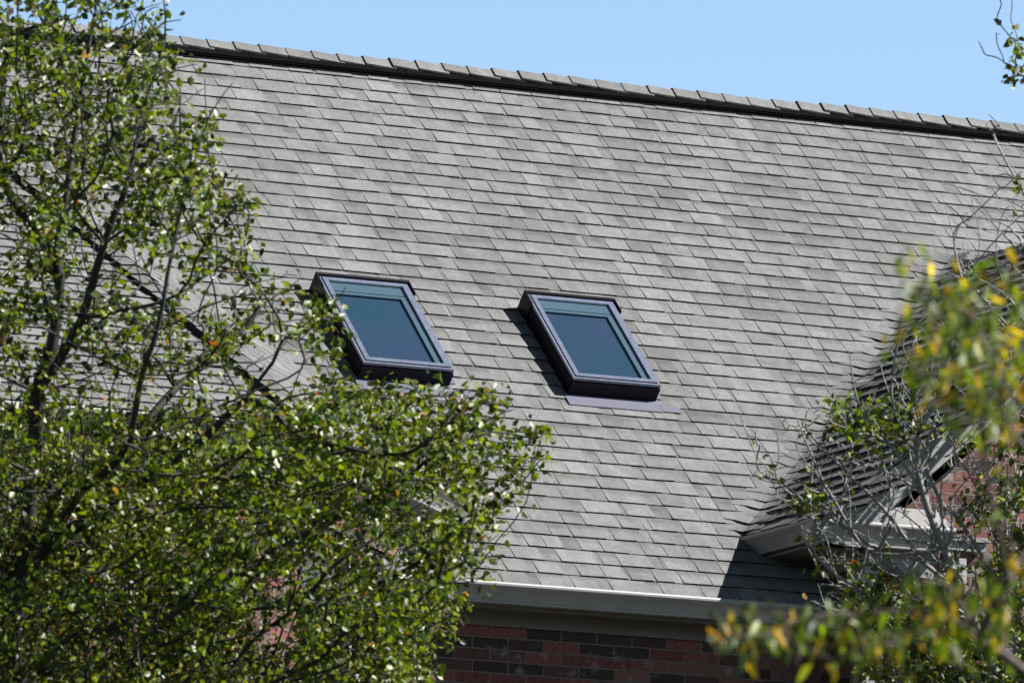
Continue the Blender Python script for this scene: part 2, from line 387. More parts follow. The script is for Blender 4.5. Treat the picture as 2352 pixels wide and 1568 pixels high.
# woven valley strip, lies where both slopes meet
mb = MB(); V0 = np.array([GX, 50.05, GZ]); R0 = np.array([RX, 49.53+RGZ-9.655, RGZ]); VD = n3(R0-V0); VL = np.linalg.norm(R0-V0)
rd = random.Random(4); s = 0.0; VU = n3(NM+NG)
DG = n3(np.cross(VD, NG)); DG = DG if DG[0] > 0 else -DG      # away from the valley, on each slope
DM = n3(np.cross(VD, NM)); DM = DM if DM[0] < 0 else -DM
while s < VL+.1:
    c = V0+VD*s; tn = rd.uniform(.3, .75); rows = []
    wm, wg = rd.uniform(.13, .23), rd.uniform(.14, .24)
    for (ds, lift) in ((0, .017), (.17, .008)):
        cc = c+VD*ds; k = rd.uniform(-.004, .004)
        P_ = [cc+DM*wm+NM*(lift*.6+.002)-VD*.05, cc+DM*wm*.55+NM*lift+VU*.006, cc+DM*wm*.2+VU*(.022+lift+k), cc+VU*(.034+lift+k), cc+DG*wg*.2+VU*(.022+lift), cc+DG*wg*.55+NG*lift+VU*.006, cc+DG*wg+NG*(lift*.6+.002)-VD*.05]
        rows.append(P_)
    for q in range(6):
        mb.face([rows[0][q], rows[0][q+1], rows[1][q+1], rows[1][q]], tn)
        mb.face([rows[0][q]-VU*(.004, .006, .008, .009, .008, .006, .004)[q], rows[0][q+1]-VU*(.004, .006, .008, .009, .008, .006, .004)[q+1], rows[0][q+1], rows[0][q]], 0.0)
    s += .118
mb.build('valley_shingles', M_sh, house, fix=False)

# gable brick: side wall and front wall
gx0 = 28.36
gable_poly = [(0, 0), (5.12, 0), (5.12, 10.05), (RX-gx0, 10.05+GM*(RX-gx0)), (0, 10.05)]
wall('gable_wall', [((gx0, GWY), (33.48, GWY), 0, 0, gable_poly), ((gx0, 52.5), (gx0, GWY), 0, 10.3)], label='sunlit brick gable wall with its shaded left side')
mb = MB(); mb.box((gx0-.012, GWY-.022, 0), (gx0+.11, GWY+.10, 9.93)); mb.build('corner_board', M_trim, house)
# gable eave: gutter, soffit
gutter('gable_gutter', (GX-.0, 49.05, GZ), (GX-.0, 50.06, GZ), (-1, 0, 0), label='short grey gutter along the shaded left eave of the gable')
mb = MB(); mb.box((GX+.08, 49.08, 10.02), (gx0, 50.3, 10.035)); mb.box((GX+.111, 49.21, 10.036), (GX+.125, 50.3, 10.16))
mb.box((gx0-.03, GWY, 9.90), (gx0-.013, 50.6, 10.019)); mb.build('gable_soffit', M_trim, house)
# cornice return
cr_x1 = 28.95
cr = gutter('cornice_return', (GX-.045, 49.09, GZ-.0), (cr_x1, 49.09, GZ-.0), (0, -1, 0), label='white gutter of the cornice return at the gable foot')
mb = MB(); mb.box((GX+.02, 49.10, 10.02), (cr_x1-.02, GWY, 10.034)); mb.box((gx0, GWY-.03, 9.86), (cr_x1-.06, GWY+.01, 10.019)); mb.box((gx0, GWY-.05, 9.98), (cr_x1-.06, GWY-.0302, 10.0192))
mb.build('return_soffit', M_trim, cr)
mb = MB()
zt = GZ+.15; a_ = (GX, 49.06, GZ+.004); b_ = (cr_x1, 49.06, GZ+.004); c_ = (cr_x1-.02, GWY-.003, zt); d_ = (GX+.22, GWY-.003, zt); 
mb.face([a_, b_, c_, d_], .75); mb.face([b_, (cr_x1, GWY-.003, GZ), c_], .6)
mb.build('return_roof', M_trim, cr)
mb = MB(); mb.box((28.955, GWY-.10, 10.05), (29.25, GWY-.002, 10.11)); mb.box((28.955, GWY-.13, 10.1102), (29.27, GWY-.002, 10.14)); mb.build('belt_trim', M_trim, house)
mb = MB(); mb.box((29.05, GWY-.085, 0), (29.11, GWY-.031, 10.0))
mb.build('downspout', M_gut, house)
# rake boards
mb = MB()
def zr(x): return GZ+GM*(x-GX)
xs0, xs1 = GX-.02, RX
def slab(y0, y1, off_top, off_bot, x0, x1, m=1):
    f = (lambda x: zr(x)) if m == 1 else (lambda x: zr(2*RX-x))
    mb.hexa([(x0, y0, f(x0)+off_bot), (x1, y0, f(x1)+off_bot), (x1, y1, f(x1)+off_bot), (x0, y1, f(x0)+off_bot),
             (x0, y0, f(x0)+off_top), (x1, y0, f(x1)+off_top), (x1, y1, f(x1)+off_top), (x0, y1, f(x0)+off_top)])
for m_, x0, x1 in ((1, GX+.02, RX), (2, RX, 2*RX-GX)):
    slab(FY-.022, FY-.0002, -.012, -.062, x0, x1, m_)
for m_ in (1, 2):
    q = [(GX+.01, 10.166), (GX+.01, zr(GX+.01)-.03), (RX, RGZ-.03), (RX, RGZ-.345), (GX+(10.166+.345-GZ)/GM, 10.166)]
    if m_ == 2: q = [(2*RX-a, b_) for a, b_ in q]
    f0 = [(a, FY, b_) for a, b_ in q]; f1 = [(a, FY+.02, b_) for a, b_ in q]
    mb.face(f0); mb.face(f1[::-1])
    for i in range(5): mb.face([f0[i], f0[(i+1) % 5], f1[(i+1) % 5], f1[i]])
mb.build('rake_board', M_trim, house)
mb = MB()
for m_, x0, x1 in ((1, GX+.4, RX), (2, RX, 2*RX-GX-.4)):
    slab(FY+.0202, GWY-.0282, -.320, -.335, x0, x1, m_); slab(GWY-.028, GWY-.002, -.325, -.41, x0+.1, x1, m_)
mb.build('rake_soffit', M_trim, house)

# --- bay with faceted roof on the left
P1 = np.array([23.50, 47.60, 10.237]); P2 = np.array([26.02, 50.12, 10.237])
cdir = n3((1, 1, 0)); NC = n3((0.609/sqrt(2), -0.609/sqrt(2), .793)); SC = np.cross(NC, cdir); SC = SC if SC[2] > 0 else -SC
NF = n3((0, -.60, 1)); SF = n3((0, 1, .60)); hip = np.cross(NC, NF); hip = hip if hip[2] > 0 else -hip; hip = n3(hip)
hv = n3(np.cross(hip, (0, 0, 1)));  hv = hv if hv[0] > 0 else -hv
shingles('bay_side_roof', P2, cdir, SC, NC, -5.5, 1.5, 5.2, [(tuple(P1), tuple(hv)), (tuple(PM+NM*.004), tuple(NM))], 'narrow bright facet of the bay roof beside the main slope', seed=21, hs=.22)
shingles('bay_front_roof', (P1[0], P1[1], P1[2]), XA, SF, NF, -7.0, 1.0, 7.0, [(tuple(P1), tuple(-hv)), (tuple(PM+NM*.004), tuple(NM))], 'front facet of the bay roof behind the leafy tree', seed=22)
tt = ((PM-P1)@NM)/(hip@NM); H1 = P1+hip*min(tt, 9)
caps('hip_caps', P1, H1, NC, NF, .11, .15, .040, tone=(.2, .5), thick=.036, seed=9)
o_c = n3((1, -1, 0))
gutter('bay_gutter', P1-cdir*.02-o_c*.04, P2+cdir*.1-o_c*.04, o_c, label='sunlit gutter on the angled side of the bay')
gutter('bay_gutter', P1-XA*7+np.array([0, .04, 0]), P1+np.array([0, .04, 0]), (0, -1, 0), label='gutter along the front of the bay behind the leaves')
ins = .32
W1 = P1+np.array([-ins*math.tan(radians(22.5)), ins, 0]); W2 = P2+cdir*1.2-o_c*ins
W2 = np.array([W1[0]+3.4, W1[1]+3.4, 0])
wl = np.linalg.norm((W2-W1)[:2])
# chamfer wall; two window openings, enlarged to stand for shade on the brick
def openings(p0, p1, z0, z1, ops):
    L = math.dist(p0[:2], p1[:2]); out = []; xs = [0]+sum([[o[0], o[1]] for o in ops], [])+[L]
    for i in range(len(xs)-1):
        a0, a1 = xs[i], xs[i+1]
        if i % 2 == 0: out.append((p0, p1, 0, 0, [(a0, z0), (a1, z0), (a1, z1), (a0, z1)]))
        else:
            o = ops[i//2]; out.append((p0, p1, 0, 0, [(a0, z0), (a1, z0), (a1, o[2]), (a0, o[2])])); out.append((p0, p1, 0, 0, [(a0, o[3]), (a1, o[3]), (a1, z1), (a0, z1)]))
    return out
ops = [(.55, 1.68, 7.7, 9.80), (1.86, 3.10, 7.7, 9.80)]
wall('bay_wall', openings(W1, W2, 0, 10.1, ops)+[((W1[0]-6.7, W1[1]), (W1[0], W1[1]), 0, 10.1)], label='sunlit brick wall of the bay seen through the leaves')
for (a0, a1, z0, z1) in ops:
    mb = MB(); O = np.array([W1[0], W1[1], 0.0])
    for (aa, zz) in (((a0, a1), (z1-.06, z1)), ((a0, a1), (z0, z0+.06)), ((a0, a0+.06), (z0+.06, z1-.06)), ((a1-.06, a1), (z0+.06, z1-.06)), ((a0+.06, a1-.06), ((z0+z1)/2-.02, (z0+z1)/2+.02))):
        mb.fbox(O, cdir, (0, 0, 1), o_c, aa, zz, (-.09, -.03))
    wd = mb.build('window', M_trim, house)
    mb = MB(); mb.fbox(O, cdir, (0, 0, 1), o_c, (a0+.05, a1-.05), (z0+.05, z1-.05), (-.0751, -.075)); mb.build('pane', M_pane, wd)
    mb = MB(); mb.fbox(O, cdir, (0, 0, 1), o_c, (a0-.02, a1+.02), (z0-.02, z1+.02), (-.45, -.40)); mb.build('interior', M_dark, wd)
mb = MB()
mb.fbox(W1*[1, 1, 0]+[0, 0, 10.105], cdir, (0, 0, 1), o_c, (-.2, 3.6), (0, .012), (-.05, .25))
mb.fbox(W1*[1, 1, 0], (1, 0, 0), (0, 0, 1), (0, -1, 0), (-6.9, .05), (10.106, 10.117), (-.05, .25))
mb.fbox(W1*[1, 1, 0], cdir, (0, 0, 1), o_c, (-.01, 3.6), (9.93, 10.104), (.001, .03))
mb.fbox(W1*[1, 1, 0], cdir, (0, 0, 1), o_c, (-.05, 3.6), (10.1175, 10.20), (.150, .165))
mb.fbox(W1*[1, 1, 0], (1, 0, 0), (0, 0, 1), (0, -1, 0), (-6.9, .0), (9.93, 10.1045), (.001, .029))
mb.build('bay_cornice', M_trim, house)

# --- skylights
def skylight(xl, xr, yb, yt, lab):
    """outer frame rectangle on the raised plane; yb/yt world y of bottom/top on that plane (height .15)"""
    h = .150
    def bofy(y): return ((y-49.53)+h/sqrt(2))*sqrt(2)
    b0, b1 = bofy(yb), bofy(yt); O = np.array([0, 49.53, 9.655])
    F = lambda mb_, a, b, n, tone=.5: mb_.fbox(O, XA, SM, NM, a, b, n, tone)
    mb = MB(); wc = .045
    F(mb, (xl+.012, xr-.012), (b0+.01, b0+.01+wc), (0, h-.022)); F(mb, (xl+.012, xr-.012), (b1-.01-wc, b1-.01), (0, h-.022))
    F(mb, (xl+.012, xl+.012+wc), (b0+.01+wc, b1-.01-wc), (0, h-.022)); F(mb, (xr-.012-wc, xr-.012), (b0+.01+wc, b1-.01-wc), (0, h-.022))
    F(mb, (xl-.004, xl+.0118), (b0-.004, b1-.02), (0, h*.80)); F(mb, (xr-.0118, xr+.004), (b0-.004, b1-.02), (0, h*.80)); F(mb, (xl-.004, xr+.004), (b0-.008, b0+.0098), (0, h*.78))
    sk = mb.build('skylight', M_bronze, house); sk['label'] = lab
    mb = MB(); fw = .048
    def ring(a0, a1, c0, c1, w_, n0, n1):
        F(mb, (a0, a1), (c0, c0+w_), (n0, n1)); F(mb, (a0, a1), (c1-w_, c1), (n0, n1)); F(mb, (a0, a0+w_), (c0+w_, c1-w_), (n0, n1)); F(mb, (a1-w_, a1), (c0+w_, c1-w_), (n0, n1))
    ring(xl, xr, b0, b1, .016, h-.022, h-.003)
    ring(xl+.0225, xr-.0225, b0+.0225, b1-.0225, .034, h-.022, h+.004)
    fo = mb.build('frame', M_frame, sk)
    mb = MB(); F(mb, (xl+.016, xr-.016), (b0+.016, b1-.016), (h-.030, h-.0222)); mb.build('gasket', M_bronze, sk)
    bmg = mb
    # gasket must be a ring, glass fills the middle
    bpy.data.objects.remove(bpy.data.objects[[c for c in sk.children if c.name.startswith('gasket')][0].name])
    mb = MB(); ring(xl+.0155, xr-.0155, b0+.0155, b1-.0155, .030, h-.030, h-.0105); mb.build('gasket', M_bronze, sk)
    g0, g1, c0, c1 = xl+.056, xr-.056, b0+.056, b1-.056
    mb = MB(); mb.face([O+XA*a_+SM*b_+NM*(h-.008) for a_, b_ in ((g0, c0), (g1, c0), (g1, c1), (g0, c1))]); mb.build('glass', M_glass, sk, fix=False)
    mb = MB()          # inner sash seen through the glass, stepped, widest at the head
    F(mb, (g0-.004, g1+.004), (c1-.095, c1+.004), (h-.022, h-.0135)); F(mb, (g0-.004, g1+.004), (c1-.130, c1-.103), (h-.022, h-.0135)); F(mb, (g0-.004, g1+.004), (c1-.1029, c1-.0951), (h-.026, h-.021))
    F(mb, (g1-.052, g1+.004), (c0-.004, c1-.1301), (h-.022, h-.0135)); F(mb, (g0-.004, g0+.014), (c0-.004, c1-.1301), (h-.022, h-.0135))
    F(mb, (g0+.0141, g1-.0521), (c0-.004, c0+.010), (h-.022, h-.0135))
    mb.build('inner_sash', M_lin, sk)
    mb = MB(); F(mb, (g0-.004, g1+.004), (c0-.004, c1+.004), (h-.034, h-.030)); mb.build('painted_backing', M_refl, sk)  # added sheet carrying the painted reflection, in place of the dark room
    mb = MB(); t0 = h+.012
    F(mb, (xl-.014, xr+.014), (b1-.002, b1+.016), (0.0, t0)); F(mb, (xl-.014, xr+.014), (b1-.010, b1-.0022), (h-.0025, t0))
    F(mb, (xr+.0065, xr+.014), (b1-.135, b1-.0022), (.005, t0)); F(mb, (xl-.014, xl-.0065), (b1-.135, b1-.0022), (.005, t0))
    mb.build('head_flashing', M_bronze, sk)
    mb = MB()
    F(mb, (xl-.03, xr+.02), (b0-.125, b0+.02), (.0165, .0185)); F(mb, (xr+.023, xr+.165), (b0-.120, b0-.045), (.0165, .019))
    F(mb, (xl-.03, xr+.02), (b0-.128, b0-.1252), (.010, .0185))
    k = 0; bb = b0+.02
    while bb < b1-.16:
        F(mb, (xr+.0066, xr+.066), (bb+.002, bb+.142), (.0165, .020)); bb += .1445
    mb.build('sill_flashing', M_flash, sk)
    return sk
skylight(25.540, 26.215, 50.974, 51.672, 'left dark framed skylight, partly behind leaves')
skylight(27.130, 27.798, 50.994, 51.682, 'right dark framed skylight in clear view')

# ------------------------------------------------------------------ trees
def prim(pts, root_chain, bf, limbs=()):
    """attach points to a growing tree, balancing wire length and path length"""
    n = len(pts); rn = len(root_chain); nodes = list(root_chain); par = [-1]+list(range(rn-1)); pl = [0.0]
    for i in range(1, rn): pl.append(pl[-1]+np.linalg.norm(root_chain[i]-root_chain[i-1]))
    for lb in limbs:                       # main limbs, each starting from the nearest wood so far
        A_ = np.array(nodes); k = rn//2+int(np.argmin(np.linalg.norm(A_[rn//2:]-lb[0], axis=1)))
        for i, q in enumerate(lb):
            if np.linalg.norm(q-nodes[k]) < .03: continue
            m = max(1, int(np.linalg.norm(q-nodes[k])/.30)); q0 = nodes[k]
            for j in range(1, m+1):
                nodes.append(q0+(q-q0)*j/m+(rng.normal(0, .018, 3) if j < m else 0)); par.append(k); pl.append(pl[k]+np.linalg.norm(nodes[-1]-nodes[k])*.6); k = len(nodes)-1
    rn = len(nodes)
    P = np.array(pts); best = np.full(n, 1e9); bi = np.zeros(n, int); done = np.zeros(n, bool)
    def upd(k):
        d = np.linalg.norm(P-nodes[k], axis=1)
        below = np.maximum(0, nodes[k][2]-P[:, 2])           # branches prefer to rise
        c = d+bf*pl[k]+.9*below
        m = c < best; best[m] = c[m]; bi[m] = k
    for k in range(4, rn): upd(k)
    for _ in range(n):
        c = np.where(done, 1e12, best); j = int(np.argmin(c)); done[j] = True
        k = bi[j]; nodes.append(P[j]); par.append(k); pl.append(pl[k]+np.linalg.norm(P[j]-nodes[k])); upd(len(nodes)-1)
    return np.array(nodes), par

def wood(name, nodes, par, mat, parent, tip=.0030, e=2.35, rmax=.2, sides=5, jit=.15):
    n = len(nodes); ch = [[] for _ in range(n)]
    for i, p in enumerate(par):
        if p >= 0: ch[p].append(i)
    rad = np.zeros(n); order = list(range(n))
    dep = [0]*n
    for i in range(1, n): dep[i] = dep[par[i]]+1
    order.sort(key=lambda i: -dep[i])
    for i in order:
        rad[i] = tip if not ch[i] else sum(rad[c]**e for c in ch[i])**(1/e)
    rad = np.minimum(rad, rmax)
    V = []; Fc = []
    def tube(pts, rs):
        pts = np.array(pts); m = len(pts)
        if m < 2: return
        # smooth + subdivide (Catmull-Rom)
        q = [pts[0]]; rr = [rs[0]]
        for i in range(m-1):
            p0 = pts[max(0, i-1)]; p1 = pts[i]; p2 = pts[i+1]; p3 = pts[min(m-1, i+2)]
            L = np.linalg.norm(p2-p1); k = 3 if L > .12 else 2
            for s in range(1, k+1):
                u = s/k
                c = .5*((2*p1)+(-p0+p2)*u+(2*p0-5*p1+4*p2-p3)*u*u+(-p0+3*p1-3*p2+p3)*u**3)
                if s < k: c = c+rng.normal(0, jit*.06*L, 3)
                q.append(c); rr.append(rs[i]*(1-u)+rs[i+1]*u)
        q = np.array(q); base = len(V); sd = sides if rs[0] > .008 else 4
        T = np.gradient(q, axis=0); ref = np.array([.31, .57, .21])
        for i in range(len(q)):
            tdir = T[i]/(np.linalg.norm(T[i])+1e-9); a_ = np.cross(tdir, ref); a_ /= np.linalg.norm(a_)+1e-9; b_ = np.cross(tdir, a_)
            for s in range(sd):
                g = 2*pi*s/sd; V.append(q[i]+(a_*cos(g)+b_*sin(g))*rr[i])
        for i in range(len(q)-1):
            for s in range(sd):
                s2 = (s+1) % sd; Fc.append((base+i*sd+s, base+i*sd+s2, base+(i+1)*sd+s2, base+(i+1)*sd+s))
    starts = [(0, None)]
    while starts:
        i, pfrom = starts.pop(); pts = []; rs = []
        if pfrom is not None: pts.append(nodes[pfrom]); rs.append(rad[i])
        cur = i
        while True:
            pts.append(nodes[cur]); rs.append(rad[cur])
            if not ch[cur]: break
            c2 = sorted(ch[cur], key=lambda c: -rad[c])
            for c in c2[1:]: starts.append((c, cur))
            cur = c2[0]
        rs[-1] = min(rs[-1], tip*.7); tube(pts, rs)
    me = bpy.data.meshes.new(name); me.from_pydata([tuple(v) for v in V], [], Fc)
    me.polygons.foreach_set('use_smooth', [True]*len(me.polygons)); me.update()
    return link(name, me, mat, parent), rad

def leaves(name, C, Ldir, size, aspect, cols, mat, parent, fold=.25, curl=.2, stuffed=False):
    """one leaf per row: C base point, Ldir direction, size length, cols rgb"""
    n = len(C); Ldir = Ldir/np.linalg.norm(Ldir, axis=1)[:, None]
    R = rng.normal(size=(n, 3)); W = np.cross(Ldir, R); W /= np.linalg.norm(W, axis=1)[:, None]; N = np.cross(W, Ldir)
    s = size[:, None]; hw = s*aspect*.5; f_ = s*aspect*.5*fold
    cu = s*curl*rng.uniform(-.3, 1, (n, 1))
    v = np.stack([C, C+Ldir*s*.34+W*hw+N*f_, C+Ldir*s*.36-W*hw+N*f_, C+Ldir*s*.38-N*cu*.3,
                  C+Ldir*s*.74+W*hw*.62+N*f_*.5-N*cu*.6, C+Ldir*s*.74-W*hw*.62+N*f_*.5-N*cu*.6, C+Ldir*s-N*cu*1.3, C+Ldir*s*.74-N*cu*.8], axis=1)
    V = v.reshape(-1, 3); fc = np.array([[0, 3, 1, -1], [0, 2, 3, -1], [1, 3, 7, 4], [3, 2, 5, 7], [4, 7, 6, -1], [7, 5, 6, -1]])
    faces = []
    for k in range(n):
        o = k*8
        faces += [(o, o+3, o+1), (o, o+2, o+3), (o+1, o+3, o+7, o+4), (o+3, o+2, o+5, o+7), (o+4, o+7, o+6), (o+7, o+5, o+6)]
    me = bpy.data.meshes.new(name); me.from_pydata(V.tolist(), [], faces)
    ca = me.attributes.new('leaf_col', 'FLOAT_COLOR', 'POINT'); c4 = np.ones((n, 8, 4)); c4[:, :, :3] = cols[:, None, :]
    ca.data.foreach_set('color', c4.reshape(-1)); me.polygons.foreach_set('use_smooth', [True]*len(me.polygons)); me.update()
    return link(name, me, mat, parent)

def palette(n, table):
    ps = np.array([t_[0] for t_ in table]); ps = ps/ps.sum(); idx = rng.choice(len(table), n, p=ps)
    c = np.array([t_[1] for t_ in table])[idx]; return np.clip(c*rng.uniform(.72, 1.3, (n, 1))*rng.uniform(.92, 1.08, (n, 3)), 0, 1)

# ---- left pear tree: how thick the foliage is, in cells of the crown
GRID = ["78562000000000", "88884000000000", "89886000000000", "58887100000000", "47875200000000", "45654300000000",
        "55446851000000", "66445756000000", "67545634000000", "67456788867700", "88888888677850", "99999998856530",
        "99999987567500", "99999966686400", "99999836785000", "99999755782000"]
RB = [(0, 400), (60, 425), (130, 432), (190, 530), (230, 500), (300, 500), (360, 525), (420, 520), (470, 600), (520, 560), (600, 620), (640, 700), (700, 815), (760, 830), (820, 800),
      (850, 1175), (900, 1190), (1000, 1255), (1100, 1235), (1200, 1190), (1300, 1165), (1350, 1095), (1450, 1050), (1520, 1000), (1600, 940), (2000, 800)]
TB = [(0, -400), (300, -200), (420, -30), (540, 180), (600, 470), (640, 600), (740, 640), (820, 690), (835, 850), (950, 885), (1060, 890), (1120, 860), (1180, 850), (1260, 960)]
HOLES = [(635, 1430, 34, 70), (695, 1330, 28, 42), (920, 1290, 75, 40), (1010, 1160, 80, 30), (960, 1075, 60, 22), (560, 930, 60, 24), (690, 850, 75, 45), (430, 650, 90, 40), (40, 430, 50, 40), (240, 30, 50, 30), (255, 125, 34, 34), (380, 900, 70, 26), (640, 700, 40, 30)]
def ltree_density(x, y):
    cx, cy = int(min(13, max(0, x//98))), int(min(15, max(0, y//98)))
    d = int(GRID[cy][cx])/9
    if x > np.interp(y, [a[0] for a in RB], [a[1] for a in RB]): return 0
    if y < np.interp(x, [a[0] for a in TB], [a[1] for a in TB]): return 0
    for hx, hy, rx, ry in HOLES:
        if ((x-hx)/rx)**2+((y-hy)/ry)**2 < 1: d *= .04
    return d
def sample(nn, dens, x0, x1, y0, y1, d0, d1, mind=0.0):
    out = []
    while len(out) < nn:
        x, y = rng.uniform(x0, x1), rng.uniform(y0, y1)
        if rng.random() < dens(x, y): out.append((x, y, rng.uniform(d0, d1)))
    return out
def grow_tree(name, label, base, chain, pts, bf, bmat, lmat, tipn, tip, e, rmax, leafn, leaf_fn, limbs=()):
    root = empty(name, base); tag(root, label, 'tree')
    nodes, par = prim(pts, chain, bf, limbs)
    wood('trunk', nodes, par, bmat, root, tip=tip, e=e, rmax=rmax)
    leaf_fn(root, nodes, par)
    return root

D0 = 48.5
def to_w(l): return [at(*q) for q in l]
sp = sample(3600, ltree_density, -330, 1260, -60, 1900, D0-1.7, D0+1.7)
sp += sample(260, lambda x, y: (.6 if y < 1000 else .2)*(ltree_density(x, y) > 0), -200, 900, 0, 1200, D0-1.5, D0+1.5)
sp += sample(2600, lambda x, y: ltree_density(x, y) if y > 930 and x < 1120 else 0, -330, 1150, 930, 1900, D0+1.2, D0+4.2)
tb = at(-60, 2350, D0); base = (tb[0], tb[1], 0)
chain = [np.array([tb[0], tb[1], z]) for z in np.linspace(-.1, tb[2], 8)]+[at(-30, 2150, D0), at(0, 1950, D0), at(20, 1750, D0)]
LIMB1 = [[(60, 1300, 48.5), (90, 900, 48.3), (130, 600, 48.2), (160, 400, 48.4), (190, 200, 48.5), (215, 40, 48.6), (230, -60, 48.6)],
 [(90, 900, 48.3), (190, 730, 48.0), (240, 560, 47.8), (300, 400, 47.8), (330, 250, 48), (380, 90, 48.1)], [(190, 730, 48), (280, 712, 47.7), (408, 677, 47.6), (470, 560, 47.5), (545, 475, 47.5)],
 [(60, 1300, 48.5), (250, 1150, 48.6), (404, 892, 49), (468, 839, 49.1), (600, 700, 49.2), (690, 640, 49.2)], [(250, 1150, 48.6), (468, 1011, 48.4), (563, 920, 48.3), (650, 779, 48.2), (760, 700, 48.1), (795, 660, 48.1)],
 [(40, 1500, 48.8), (350, 1400, 49.8), (680, 1250, 50.2), (900, 1120, 49.9), (1050, 1000, 49.2), (1180, 940, 48.4)], [(350, 1400, 49.8), (750, 1400, 50.2), (950, 1300, 50.0), (1100, 1180, 49.4), (1200, 1080, 49)],
 [(900, 1120, 49.9), (880, 980, 48.9), (950, 900, 48)], [(-40, 1300, 48.5), (-100, 800, 48.8), (-60, 500, 49), (0, 300, 49.1), (20, 100, 49.2)], [(130, 600, 48.2), (40, 480, 48), (0, 400, 47.9)],
 [(750, 1400, 50.2), (1000, 1430, 49.4), (1080, 1390, 48.8)], [(60, 1300, 48.5), (300, 1000, 47.3), (360, 760, 47.1), (400, 560, 47.1), (430, 420, 47.2), (480, 270, 47.3), (535, 190, 47.3)]]
LIMB1 = [[at(*q) for q in l] for l in LIMB1]
PAL1 = [(5, (.070, .100, .007)), (5, (.120, .155, .010)), (3, (.175, .200, .016)), (5, (.020, .030, .005)), (.7, (.15, .105, .075)), (.04, (.28, .06, .03)), (.12, (.30, .18, .03)), (.30, (.03, .075, .04))]
def leaf_cluster(nodes, par, is_ok, k0, k1, spread, sz, pal, droop, out_bias=.4):
    C = []; D = []; n = len(nodes)
    for i in range(12, n):
        if not is_ok(nodes[i]): continue
        seg = nodes[i]-nodes[par[i]]
        kk = rng.integers(k0, k1+1)
        L = np.linalg.norm(seg)+1e-6; dirn = seg/L
        for _ in range(kk):
            u = rng.uniform(0, 1)**.6
            p = nodes[par[i]]*(1-u)+nodes[i]*u if L < .5 else nodes[i]-dirn*rng.uniform(0, .25)
            C.append(p+rng.normal(0, spread, 3)); D.append(dirn*out_bias+rng.normal(0, .55, 3)+np.array([0, 0, -droop]))
    C = np.array(C); D = np.array(D); m = len(C)
    return C, D, rng.uniform(sz[0], sz[1], m), palette(m, pal)
def pxof(p):
    v = p-CAM; z = v@FW; return 1176+FPX*(v@RT)/z, 784-FPX*(v@UP)/z
def lf1(root, nodes, par):
    C, D, s_, c_ = leaf_cluster(nodes, par, lambda p: ltree_density(*pxof(p)) > .02 and mnoise.noise(Vector(p)*2.3)+.5*mnoise.noise(Vector(p)*5.1) > ((.07 if 130 < pxof(p)[0] < 720 and 430 < pxof(p)[1] < 940 else -.12) if pxof(p)[1] < 940 else -.20), 12, 23, .044, (.028, .064), PAL1, .35)
    leaves('crown', C, D, s_, .68, c_, M_leaf, root)
grow_tree('pear_tree', 'large leafy green tree with dark branches filling the left side', base, chain, to_w(sp), .45, M_bark, M_leaf, 0, .0036, 2.2, .16, 0, lf1, LIMB1)

# ---- right pear tree, mostly bare grey twigs
def rt_density(x, y):
    d = 0
    lim = np.interp(y, [380, 450, 620, 640, 900, 950, 1100, 1200, 1300, 1400, 1460, 1700], [2330, 2190, 2170, 2110, 1990, 1780, 1720, 1810, 1880, 1850, 1950, 2100])
    if x < lim: return 0
    d = .35
    if y < 420: d = .12 if x > 2230 else 0
    if 420 <= y < 700: d = .30 if x > 2150 else .1
    if 900 < y < 1200 and x < 1850: d = .22
    if y > 850 and x > 1850: d = .6
    if y > 1250: d = .75
    return d
def rt_leaf(x, y):
    if y < 260: return .16
    if y < 560: return .05 if x > 2330 else .0
    p = .03
    if 1900 < x < 2080 and 920 < y < 1000: p = .8
    if 1800 < x < 1870 and 1110 < y < 1210: p = .7
    if x > 2240 and y > 960: p = .30 if y < 1340 else .7
    if x > 1950 and y > 1330: p = .6
    if 1850 < x < 2150 and 1240 < y < 1330: p = .12
    if x > 2352: p = .5
    return p
rp = sample(2400, rt_density, 1690, 2700, 380, 1800, 49.6, 51.4)
rp += sample(1100, lambda x, y: 1 if (x > 2230+.3*abs(y-1200) and y > 980) or (y > 1340 and x > 1980) else 0, 1950, 2750, 980, 1900, 50.6, 52.2)
LIMB2 = [[(2330, 1640), (2260, 1480), (2218, 1374), (2170, 1260), (2120, 1130), (2060, 1040), (1990, 960), (1960, 880), (1950, 800)], [(2170, 1260), (2160, 1160), (2130, 1080), (2060, 960), (2050, 860), (2080, 760)],
 [(2260, 1480), (2130, 1420), (2080, 1330), (2010, 1270), (1930, 1200), (1860, 1160), (1800, 1110), (1740, 1050), (1700, 950)], [(2010, 1270), (1940, 1190), (1880, 1080), (1850, 1010), (1830, 960)],
 [(2218, 1374), (2120, 1290), (2040, 1180), (1950, 1090), (1890, 1030), (1850, 980)], [(2120, 1130), (2110, 1000), (2160, 900), (2190, 760), (2210, 640), (2190, 540), (2170, 470)], [(2190, 760), (2240, 620), (2250, 540), (2230, 450)],
 [(2380, 1640), (2400, 1200), (2390, 800), (2400, 500), (2370, 240), (2345, 165)], [(2390, 800), (2330, 700), (2290, 600), (2300, 500)], [(2400, 560), (2350, 440), (2310, 370), (2280, 300)],
 [(2300, 1600), (2150, 1500), (2060, 1450), (2010, 1410), (1960, 1350), (1900, 1300)], [(2400, 1200), (2330, 1130), (2270, 1090), (2200, 1070)], [(2360, 1450), (2290, 1330), (2240, 1250), (2200, 1190)]]
LIMB2 = [[at(q[0], q[1], 50.3+.35*((i*7) % 5-2)/2) for q in l] for i, l in enumerate(LIMB2)]
